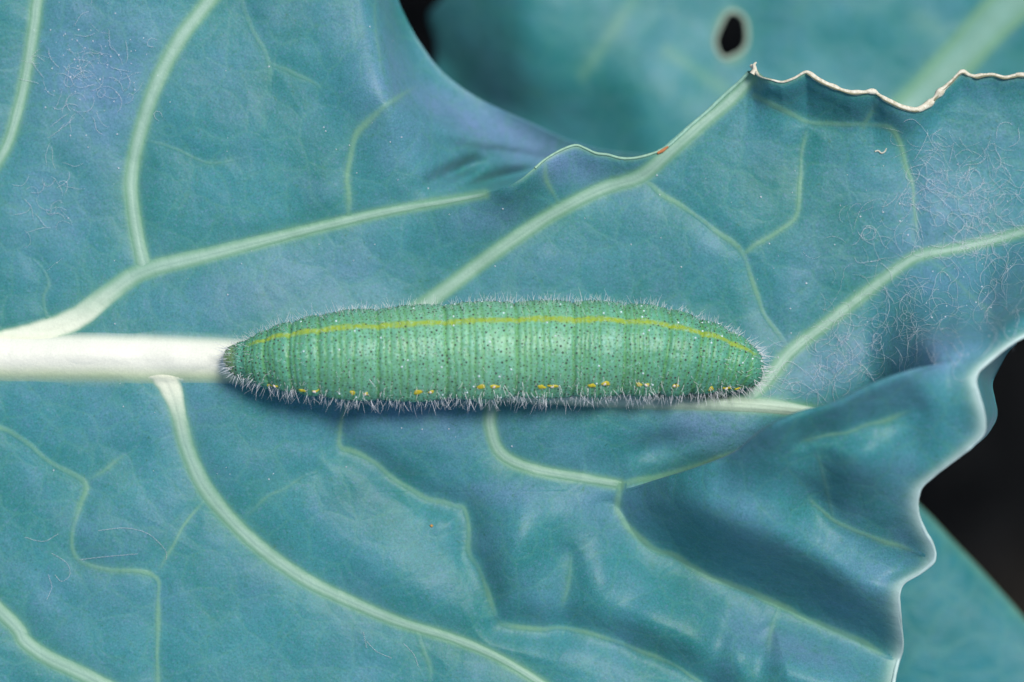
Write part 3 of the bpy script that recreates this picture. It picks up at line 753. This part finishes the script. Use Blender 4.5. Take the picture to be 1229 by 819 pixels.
# ------------------------------------------------------------------ caterpillar
top_y = smooth_interp([(267.5, 432), (269, 424), (272, 418.5), (280, 413), (298, 405.5), (321, 397), (338, 390.5), (364, 383), (392, 377), (421, 373), (455, 371), (498, 367.5), (535, 365.5), (563, 364), (600, 363),
                       (647, 362), (704, 362), (741, 364), (772, 366.5), (801, 371.5), (826, 380), (855, 390), (875, 400), (892, 410), (904, 419), (911, 426), (915.5, 435), (917.5, 445)])
bot_y = smooth_interp([(267.5, 432), (269.5, 439), (274, 445), (284, 453), (301, 460), (321, 465), (344, 470), (364, 474), (387, 478), (409, 480.5), (440, 482.5), (472, 483), (506, 482.5), (549, 481), (600, 480),
                       (647, 479), (690, 479), (732, 477.5), (786, 476.5), (812, 476.5), (832, 475.5), (855, 473), (880, 471), (898, 469), (908, 465), (914, 457), (917.5, 445)])
nR, nA = 620, 168
tt = np.linspace(0, 1, nR)
sx = 267.6 + (917.4 - 267.6) * (0.5 - 0.5 * np.cos(np.pi * tt)) * 0.5 + (917.4 - 267.6) * tt * 0.5
yc = 0.5 * (top_y(sx) + bot_y(sx)); rr = np.clip(0.5 * (bot_y(sx) - top_y(sx)), 0.4, None)
ROLL = math.radians(39)
def under_z(x, y):
    k = np.clip(1 - np.abs(y - ymid(x)) / 60.0, 0, 1)
    return h_main(x, y) + k * np.interp(x, [200, 270, 500, 900], [15, 14, 9, 4])
zc = under_z(sx, yc) + 0.86 * np.maximum(rr, 24)
ker = np.hanning(61); ker /= ker.sum()
zpad = np.r_[np.full(30, zc[0]), zc, np.full(30, zc[-1])]
zc = np.convolve(zpad, ker, 'valid')
yc_s = np.convolve(np.r_[np.full(30, yc[0]), yc, np.full(30, yc[-1])], ker, 'valid')
ctr = np.stack([sx, -yc, zc], -1)          # y up in this frame
ctr_s = np.stack([sx, -yc_s, zc], -1)
T = np.gradient(ctr_s, axis=0); T /= np.linalg.norm(T, axis=1)[:, None]
Dv = np.tile([0, math.sin(ROLL), math.cos(ROLL)], (nR, 1))
Dv = Dv - (Dv * T).sum(1)[:, None] * T; Dv /= np.linalg.norm(Dv, axis=1)[:, None]
Bv = np.cross(T, Dv)                      # flank facing the viewer's lower side
# ring furrows
MAJ = [302, 326, 354, 385, 453.6, 536, 618.5, 688, 748, 797, 834, 868, 893]
fur = []
for q, xm in enumerate(MAJ):
    fur.append((xm, 2.7 if 350 < xm < 840 else 1.6, 2.2))
for a, b in zip(MAJ[:-1], MAJ[1:]):
    for fr in (0.11, 0.21, 0.31, 0.42, 0.54, 0.68, 0.84):
        if b - a < 40 and fr in (0.11, 0.31, 0.54, 0.84): continue
        fur.append((a + (b - a) * (fr + random.uniform(-0.02, 0.02)), (1.35 if fr < 0.6 else 0.7) * random.uniform(0.7, 1.2), 1.7))
fur = np.array(fur)
th = np.linspace(0, 2 * np.pi, nA, endpoint=False)      # 0 dorsal; +90 deg = flank in view
SX, TH = np.meshgrid(sx, th, indexing='ij')
wig = 1.6 * vnoise(TH * 14, SX * 0, 8, 31) + 1.0 * vnoise(TH * 40, SX, 14, 32)
furrow = np.zeros_like(SX); furcol = np.zeros_like(SX)
for xm, dp, wd in fur:
    g = np.exp(-((SX + wig - xm) / wd) ** 2)
    furrow += dp * g * (0.75 + 0.25 * vnoise(TH * 30, SX * 0 + xm, 10, 33)); furcol = np.maximum(furcol, g * min(1, 0.45 + dp / 3.4))
seg_i = np.clip(np.searchsorted(MAJ, SX) - 1, 0, len(MAJ) - 2)
ma = np.array(MAJ); fr = np.clip((SX - ma[seg_i]) / (ma[seg_i + 1] - ma[seg_i]), 0, 1)
bulge = 2.6 * np.sin(np.pi * fr) ** 0.8 * ((SX > 310) & (SX < 893))
rad = rr[:, None] - furrow * np.clip(rr[:, None] / 40, 0, 1) + bulge * np.clip(rr[:, None] / 40, 0, 1) - 0.8
# flat belly, lateral fold, fleshy prolegs and small true legs
tw = np.where(TH > np.pi, 2 * np.pi - TH, TH)            # 0 dorsal .. pi ventral
rad = rad * (1 - 0.16 * np.exp(-((tw - np.pi) / 0.85) ** 2))
rad = rad + 2.2 * np.exp(-((tw - 1.86) / 0.20) ** 2) * np.clip(rr[:, None] / 50, 0, 1) * (0.6 + 0.6 * np.sin(np.pi * fr))
for xp, hp in ((576, 13), (653, 13), (718, 13), (772, 12), (878, 11), (292, 7), (314, 8), (340, 8)):
    wx = 15 if hp > 10 else 6
    rad = rad + hp * np.exp(-((SX - xp) / wx) ** 2) * np.exp(-((tw - 2.62) / 0.24) ** 2)
rad = rad + 0.5 * vnoise(SX, TH * 55, 9, 34) + 0.35 * vnoise(SX, TH * 55, 4, 35)
rad = np.clip(rad, 0.3, None)
# neck behind the head
rad = rad * (1 - 0.08 * np.exp(-((SX - 295) / 5.0) ** 2))
W3 = ctr[:, None] + rad[..., None] * (np.cos(TH)[..., None] * Dv[:, None] + np.sin(TH)[..., None] * Bv[:, None])
def C2W(q):
    return P(q[..., 0], -q[..., 1], q[..., 2])
cat = empty('caterpillar', loc_of(590, 440, 0), 'plump green caterpillar with a yellow back line lying along the midrib', 'caterpillar')
# colour of the skin
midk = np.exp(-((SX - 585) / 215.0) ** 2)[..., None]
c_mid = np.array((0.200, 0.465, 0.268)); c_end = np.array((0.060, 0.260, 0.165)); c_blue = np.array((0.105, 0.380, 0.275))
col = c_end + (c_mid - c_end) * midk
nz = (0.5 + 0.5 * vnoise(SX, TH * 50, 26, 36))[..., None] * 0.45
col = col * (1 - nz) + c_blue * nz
col = col * (1 + 0.10 * vnoise(SX, TH * 50, 7, 37)[..., None])
fk = np.clip(furcol, 0, 1)[..., None] * 0.75
col = col * (1 - fk) + np.array((0.110, 0.330, 0.075)) * fk
lw = (0.066 + 0.012 * vnoise(SX, SX * 0, 7, 38)) * (1 + 0.22 * np.exp(-((fr - 0.35) / 0.25) ** 2)) * np.clip(58 / np.clip(rr[:, None], 20, None), 1, 1.5) ** 0.5
tdor = np.where(TH > np.pi, TH - 2 * np.pi, TH)
lk = (1 - sstep(lw * 0.65, lw * 1.30, np.abs(tdor + 0.012 * vnoise(SX, SX * 0, 16, 39)))) * sstep(296, 318, SX) * (1 - sstep(885, 905, SX))
lk = (lk * (0.84 + 0.16 * vnoise(SX, TH * 60, 5, 40)))[..., None]
col = col * (1 - lk) + np.array((0.310, 0.410, 0.018)) * lk
hk = ((1 - sstep(280, 293, SX + 3 * np.cos(TH))))[..., None] * 0.95
col = col * (1 - hk) + np.array((0.165, 0.260, 0.105)) * hk
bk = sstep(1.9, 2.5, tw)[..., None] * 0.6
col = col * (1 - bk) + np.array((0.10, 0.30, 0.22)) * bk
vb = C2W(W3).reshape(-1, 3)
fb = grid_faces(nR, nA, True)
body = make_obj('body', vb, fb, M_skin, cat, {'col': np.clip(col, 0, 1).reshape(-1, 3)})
# close the two ends
import bmesh
bm = bmesh.new(); bm.from_mesh(body.data)
bmesh.ops.holes_fill(bm, edges=[e_ for e_ in bm.edges if e_.is_boundary], sides=0)
bmesh.ops.recalc_face_normals(bm, faces=bm.faces)
bm.to_mesh(body.data); bm.free()

def on_body(x, ang, lift=0.0):
    """point, outward normal and axial tangent on the skin at station x and angle (arrays)"""
    x = np.asarray(x, float); ang = np.asarray(ang, float) % (2 * np.pi)
    i = np.clip(np.searchsorted(sx, x) - 1, 0, nR - 2); a = ang / (2 * np.pi) * nA; j = a.astype(int) % nA
    fi = (x - sx[i]) / (sx[i + 1] - sx[i]); fj = a - np.floor(a); j2 = (j + 1) % nA
    p = (W3[i, j] * (1 - fi)[:, None] + W3[i + 1, j] * fi[:, None]) * (1 - fj)[:, None] + (W3[i, j2] * (1 - fi)[:, None] + W3[i + 1, j2] * fi[:, None]) * fj[:, None]
    i0 = np.clip(i - 4, 0, nR - 1); i1 = np.clip(i + 5, 0, nR - 1)
    tx = W3[i1, j] - W3[i0, j]; ta = W3[i, (j + 3) % nA] - W3[i, (j - 3) % nA]
    n = np.cross(ta, tx); n /= np.linalg.norm(n, axis=1)[:, None] + 1e-9
    out = p - ctr[i]; sg = np.sign((n * out).sum(1)); n = n * np.where(sg == 0, 1, sg)[:, None]
    tx = tx / (np.linalg.norm(tx, axis=1)[:, None] + 1e-9)
    return p + n * lift, n, tx

# tubercles: scattered by dart throwing in unrolled skin coordinates
def darts(n_try, spacing):
    pts = []; cell = {}
    xs_ = rng.uniform(272, 914, n_try); an = rng.uniform(-math.radians(125), math.radians(125), n_try)
    rl = np.interp(xs_, sx, rr)
    for x_, a_, r_ in zip(xs_, an, rl):
        s_ = spacing * (0.85 + 0.3 * random.random()); u_ = a_ * max(r_, 18); k = (int(x_ / spacing), int(u_ / spacing)); ok = True
        for di in (-1, 0, 1):
            for dj in (-1, 0, 1):
                for (px_, pu_) in cell.get((k[0] + di, k[1] + dj), ()):
                    if (px_ - x_) ** 2 + (pu_ - u_) ** 2 < s_ * s_: ok = False; break
                if not ok: break
            if not ok: break
        if ok:
            cell.setdefault(k, []).append((x_, u_)); pts.append((x_, a_))
    return np.array(pts)
dp = darts(80000, 4.3)
print('tubercles', len(dp))
def domes(pts, radii, height, nseg=6):
    p, n, tx = on_body(pts[:, 0], pts[:, 1], 0.05)
    b = np.cross(n, tx)
    ring = np.linspace(0, 2 * np.pi, nseg, endpoint=False)
    rows = []
    for rs, hs in ((1.0, 0.0), (0.62, 0.72)):
        rows.append(p[:, None] + radii[:, None, None] * rs * (np.cos(ring)[None, :, None] * tx[:, None] + np.sin(ring)[None, :, None] * b[:, None]) + (n * (radii * height * hs)[:, None])[:, None])
    tip = (p + n * (radii * height)[:, None])[:, None]
    V_ = np.concatenate(rows + [tip], 1)
    k = V_.shape[1]; F_ = []
    for s_ in range(nseg):
        s2 = (s_ + 1) % nseg
        F_ += [(s_, s2, nseg + s2), (s_, nseg + s2, nseg + s_), (nseg + s_, nseg + s2, 2 * nseg)]
    F_ = np.array(F_)[None] + (np.arange(len(p)) * k)[:, None, None]
    return C2W(V_).reshape(-1, 3), F_.reshape(-1, 3)
big = rng.random(len(dp)) < 0.13
rd = np.where(big, rng.uniform(1.15, 1.55, len(dp)), rng.uniform(0.55, 1.0, len(dp)))
white = rng.random(len(dp)) < 0.014
yl = np.abs(dp[:, 1]) < 0.055
v, f = domes(dp[~white & ~yl], rd[~white & ~yl], 0.55)
o = make_obj('tubercles', v, f, M_dark, cat); o['kind'] = 'stuff'; o['label'] = 'tiny black tubercles dotted all over the skin'
v, f = domes(dp[white], np.full(white.sum(), 1.35), 0.9)  # a few domes coloured white to stand for glints on the skin
o = make_obj('glint_tubercles', v, f, M_glint, cat); o['kind'] = 'stuff'

# setae
def hairs(pts, lens, droop, lean, r0, spread=0.35):
    p, n, tx = on_body(pts[:, 0], pts[:, 1], -0.3)
    k = len(p)
    d = n + rng.normal(0, spread, (k, 3)) + np.array([0, -1, 0])[None] * droop[:, None] + tx * lean[:, None]
    d /= np.linalg.norm(d, axis=1)[:, None]
    bend = rng.normal(0, 0.16, (k, 3))
    ts = np.array([0, 0.35, 0.7, 1.0])
    pth = p[:, None] + (d[:, None] * ts[None, :, None] + bend[:, None] * (ts ** 2)[None, :, None]) * lens[:, None, None]
    rads = r0 * np.array([1.0, 0.85, 0.6, 0.22])
    u = np.cross(d, np.array([0.3, 0.5, 0.81])); u /= np.linalg.norm(u, axis=1)[:, None] + 1e-9; w_ = np.cross(d, u)
    ring = np.linspace(0, 2 * np.pi, 3, endpoint=False)
    V_ = pth[:, :, None] + rads[None, :, None, None] * (np.cos(ring)[None, None, :, None] * u[:, None, None] + np.sin(ring)[None, None, :, None] * w_[:, None, None])
    F1 = grid_faces(4, 3, True)
    F_ = F1[None] + (np.arange(k) * 12)[:, None, None]
    return C2W(V_).reshape(-1, 3), F_.reshape(-1, 4)
parts = []
sel = dp[rng.random(len(dp)) < 0.30]
endk = np.exp(-((sel[:, 0] - 272) / 60) ** 2) + np.exp(-((sel[:, 0] - 912) / 60) ** 2)
parts.append(hairs(sel, rng.uniform(3.5, 11, len(sel)) * (1 + 0.25 * endk), rng.uniform(-0.1, 0.15, len(sel)), np.where(sel[:, 0] < 330, -0.4, np.where(sel[:, 0] > 860, 0.35, 0.0)), 0.22))
# longer bristles over the back
n2 = 460
p2 = np.stack([rng.uniform(274, 914, n2), rng.uniform(-1.5, -0.35, n2)], -1)
parts.append(hairs(p2, rng.uniform(6, 18, n2) * rng.uniform(0.55, 1, n2), np.zeros(n2), np.where(p2[:, 0] > 860, 0.5, np.where(p2[:, 0] < 320, -0.3, 0)), 0.21, 0.34))
# fringe along the lower flank
n3 = 520
x3 = rng.uniform(278, 914, n3)
p3 = np.stack([x3, rng.normal(2.12, 0.15, n3)], -1)
parts.append(hairs(p3, rng.uniform(6, 23, n3) * rng.uniform(0.55, 1, n3), rng.uniform(0.0, 0.6, n3), rng.normal(0, 0.35, n3) + np.where(x3 < 320, -0.5, 0) + np.where(x3 > 880, 0.3, 0), 0.21, 0.45))
n4 = 160
p4 = np.stack([rng.uniform(276, 912, n4), rng.normal(1.75, 0.2, n4)], -1)
parts.append(hairs(p4, rng.uniform(8, 18, n4), rng.uniform(0.2, 0.6, n4), rng.normal(0, 0.2, n4), 0.32, 0.30))
# face and tail bristles
n5 = 76
x5 = np.where(rng.random(n5) < 0.5, rng.uniform(269, 285, n5), rng.uniform(900, 916, n5))
p5 = np.stack([x5, rng.uniform(-2.2, 2.2, n5)], -1)
parts.append(hairs(p5, rng.uniform(7, 19, n5), rng.uniform(0, 0.2, n5), np.where(x5 < 500, -0.6, 0.6), 0.32, 0.30))
v, f = join(parts)
o = make_obj('setae', v, f, M_hair, cat); o['kind'] = 'stuff'; o['label'] = 'short fine white hairs, longest along the lower flank'

# yellow flank marks and spiracles: (x, y, half length, half height, spiracle?)
MK = [(325, 462, 4.5, 2.2, 0), (333.5, 464, 3.5, 1.7, 1), (364.5, 469, 4, 2.6, 0), (379.6, 470, 4, 1.7, 1), (420, 471, 3.5, 3.2, 0), (436.5, 473, 4, 2.2, 1), (498.6, 471, 5.6, 3.6, 0), (515, 470.7, 4.4, 2.6, 1),
      (576, 464.6, 4.6, 4.0, 0), (592, 464.2, 7.5, 2.4, 1), (647, 464.6, 6, 3.0, 0), (661, 464, 7, 2.6, 1), (709.6, 463, 4.6, 3.2, 0), (726, 460.6, 6.5, 2.8, 1), (766.6, 461.6, 5, 2.6, 0), (776.6, 462.4, 4, 2.2, 1),
      (812, 463, 4.2, 3, 1), (855, 467, 4.6, 3.2, 0), (876, 466.5, 5, 2.4, 1), (888, 466.8, 3, 1.8, 0)]
def patch(x, ang, hl, hh, lift, seed):
    """small irregular raised patch following the skin"""
    g = np.random.default_rng(seed); k = 18
    ph = np.linspace(0, 2 * np.pi, k, endpoint=False)
    w_ = 1 + 0.18 * np.sin(2 * ph + g.uniform(0, 6)) + 0.14 * np.sin(3 * ph + g.uniform(0, 6))
    r_ = float(np.interp(x, sx, rr)); rows = [on_body(np.array([x]), np.array([ang]), lift)[0]]
    for sc_, lf in ((0.45, lift * 0.95), (0.8, lift * 0.7), (1.0, -0.35)):
        rows.append(on_body(x + hl * sc_ * w_ * np.cos(ph), ang + hh * sc_ * w_ * np.sin(ph) / r_, lf)[0])
    V_ = np.vstack(rows); F_ = []
    for s_ in range(k):
        s2 = (s_ + 1) % k
        F_.append((0, 1 + s_, 1 + s2, 1 + s2))
        for q in range(2):
            a_ = 1 + q * k
            F_.append((a_ + s_, a_ + k + s_, a_ + k + s2, a_ + s2))
    F3 = []
    for q in F_:
        if q[2] == q[3]: F3.append(q[:3])
        else: F3 += [(q[0], q[1], q[2]), (q[0], q[2], q[3])]
    return C2W(V_), np.array(F3)
def ang_for(x, y):
    """angle on the visible flank whose skin lies at layout height y"""
    a_ = np.linspace(math.radians(20), math.radians(150), 400)
    p_ = on_body(np.full(400, float(x)), a_)[0]
    yy = -p_[:, 1]; j = int(np.argmax(yy)); yy, a_ = yy[:j + 1], a_[:j + 1]
    return float(np.interp(y, yy, a_))
for q, (x_, y_, hl_, hh_, sp) in enumerate(MK):
    a_ = ang_for(x_, y_)
    v, f = patch(x_, a_, hl_, hh_ * 1.15, 0.9, q)
    make_obj('yellow_spot', v, f, M_yellow, cat)
    if sp:
        v, f = patch(x_ - 1, a_, 2.0, 2.0, 1.9, 50 + q)
        so = make_obj('spiracle', v, f, M_spir, cat)
        v, f = patch(x_ - 1, a_, 0.75, 0.95, 2.4, 80 + q)
        make_obj('spiracle_opening', v, f, M_spir_d, so) if False else None

# ------------------------------------------------------------------ silk, dust and specks on the leaf
def sheet_z(x, y):
    return np.where(y < t1(x), h_lobe(x, y), h_main(x, y))
def threads(starts, lengths, curl, r, lift, seed, wander=0.5):
    g = np.random.default_rng(seed); parts = []
    for (x_, y_), L_ in zip(starts, lengths):
        n_ = max(8, int(L_ / 4)); a_ = g.uniform(0, 2 * np.pi); k_ = g.normal(0, curl); pts = []
        lf = g.uniform(0.8, lift)
        for _ in range(n_):
            pts.append((x_, y_)); x_ += 4 * math.cos(a_); y_ += 4 * math.sin(a_)
            k_ = 0.90 * k_ + g.normal(0, curl * wander); a_ += k_
        pts = np.array(pts)
        z_ = sheet_z(pts[:, 0], pts[:, 1]) + lf + 1.2 * np.sin(np.linspace(0, 3.14, n_))
        rr_ = r * g.uniform(0.6, 1.35) * np.ones(n_)
        rr_[[0, -1]] *= 0.3
        parts.append(tube_geo(P(pts[:, 0], pts[:, 1], z_), rr_ * S, 3))
    return join(parts)
g = np.random.default_rng(5)
st = []
for (cx_, cy_, sx_, sy_, n_) in ((1130, 240, 32, 34, 34), (1195, 240, 30, 40, 30), (1180, 310, 30, 34, 22), (1080, 375, 40, 34, 30), (1120, 415, 30, 20, 14), (1010, 440, 40, 22, 24), (960, 462, 26, 12, 14), (1060, 290, 20, 20, 8), (1200, 370, 22, 26, 10)):
    st += [(g.normal(cx_, sx_), g.normal(cy_, sy_)) for _ in range(int(n_ * 1.25))]
st = [(a, b) for a, b in st if b < crest(a) - 14 and b > 165]
v, f = threads(st, g.uniform(18, 85, len(st)), 0.17, 0.14, 2.4, 9, 1.1)
st2 = [(g.normal(a, 22), g.normal(b, 22)) for a, b in st for _ in range(2)]
st2 = [(a, b) for a, b in st2 if b < crest(a) - 14 and b > 160]
v2, f2 = threads(st2, g.uniform(7, 26, len(st2)), 0.12, 0.10, 1.8, 19, 1.0)
v, f = join([(v, f), (v2, f2)])
tag(make_obj('silk_threads', v, f, M_silk, org=loc_of(1120, 330, 0)), 'tangle of fine white silk threads on the leaf right of the caterpillar', 'silk', 'stuff')
st = [(g.normal(105, 32), g.normal(85, 30)) for _ in range(70)] + [(g.normal(60, 18), g.normal(250, 22)) for _ in range(24)]
v, f = threads(st, g.uniform(8, 36, len(st)), 0.18, 0.14, 2.0, 10, 1.0)
tag(make_obj('silk_threads', v, f, M_silk, org=loc_of(90, 130, 0)), 'faint silk threads scattered over the leaf in the upper left corner', 'silk', 'stuff')
arcs = [[(118, 637), (150, 634), (178, 641), (198, 660), (200, 672)], [(95, 672), (130, 668), (165, 665)], [(62, 664), (80, 676), (84, 690), (74, 698), (66, 690)], [(58, 690), (62, 705), (56, 720)],
        [(484, 772), (497, 786), (502, 800)], [(440, 770), (452, 782), (470, 790)], [(436, 758), (440, 778)], [(30, 645), (52, 650), (70, 641)]]
parts = []
for ar in arcs:
    q = catmull([(a, b, 0) for a, b in ar], 3.0)
    zz = np.where(q[:, 1] > crest(q[:, 0]), h_face(q[:, 0], q[:, 1]), h_main(q[:, 0], q[:, 1])) + 1.3
    parts.append(tube_geo(P(q[:, 0], q[:, 1], zz), 0.18 * S, 3))
v, f = join(parts)
tag(make_obj('silk_threads', v, f, M_silk, org=loc_of(120, 650, 0)), 'few stray silk threads on the leaf along the bottom left', 'silk', 'stuff')

def grains(pts, rads, mat, name, org):
    V_, F_ = [], []
    base = np.array([(1, 0, 0), (-1, 0, 0), (0, 1, 0), (0, -1, 0), (0, 0, 1), (0, 0, -1)], float)
    fo = np.array([(0, 2, 4), (2, 1, 4), (1, 3, 4), (3, 0, 4), (2, 0, 5), (1, 2, 5), (3, 1, 5), (0, 3, 5)])
    g_ = np.random.default_rng(len(pts))
    for q, ((x_, y_), r_) in enumerate(zip(pts, rads)):
        c_ = P(x_, y_, float(sheet_z(np.array(x_), np.array(y_))) + r_ * 0.4)
        V_.append(c_ + base * r_ * S * g_.uniform(0.7, 1.3, (6, 1))); F_.append(fo + 6 * q)
    return make_obj(name, np.vstack(V_), np.vstack(F_), mat, smooth=False, org=org)
pt = [(g.uniform(30, 520), g.uniform(20, 600)) for _ in range(70)] + [(g.uniform(520, 1220), g.uniform(190, 560)) for _ in range(90)] + [(g.normal(110, 40), g.normal(85, 35)) for _ in range(60)] + [(g.normal(1130, 60), g.normal(330, 90)) for _ in range(60)]
def on_sheet(x_, y_):
    if y_ > crest(x_) - 6: return False
    if x_ > 520 and y_ < t1(x_) + 8: return False
    return not (262 < x_ < 925 and 355 < y_ < 492)
pt = [q for q in pt if on_sheet(*q)]
tag(grains(pt, g.uniform(0.5, 1.3, len(pt)), plain('dust_white', (0.70, 0.74, 0.80), 0.5), 'dust', loc_of(600, 400, 0)), 'fine white dust grains sprinkled over the leaf', 'dust', 'stuff')
tag(grains([(518, 631)], [2.2], plain('orange_grain', (0.65, 0.33, 0.08), 0.6), 'speck', loc_of(518, 631, 0)), 'single orange speck on the leaf below the caterpillar', 'speck')
fib = catmull([(1050, 182, 0.8), (1054, 181, 0.9), (1058, 184, 1.0), (1062, 182, 0.9), (1064, 178, 0.6)], 1.0)
v, f = tube_geo(P(fib[:, 0], fib[:, 1], sheet_z(fib[:, 0], fib[:, 1]) + 1.2), fib[:, 2] * S, 5)
tag(make_obj('fibre', v, f, plain('fibre_cream', (0.72, 0.68, 0.55), 0.6), org=loc_of(1057, 182, 0)), 'short curled cream fibre below the chewed edge', 'fibre')
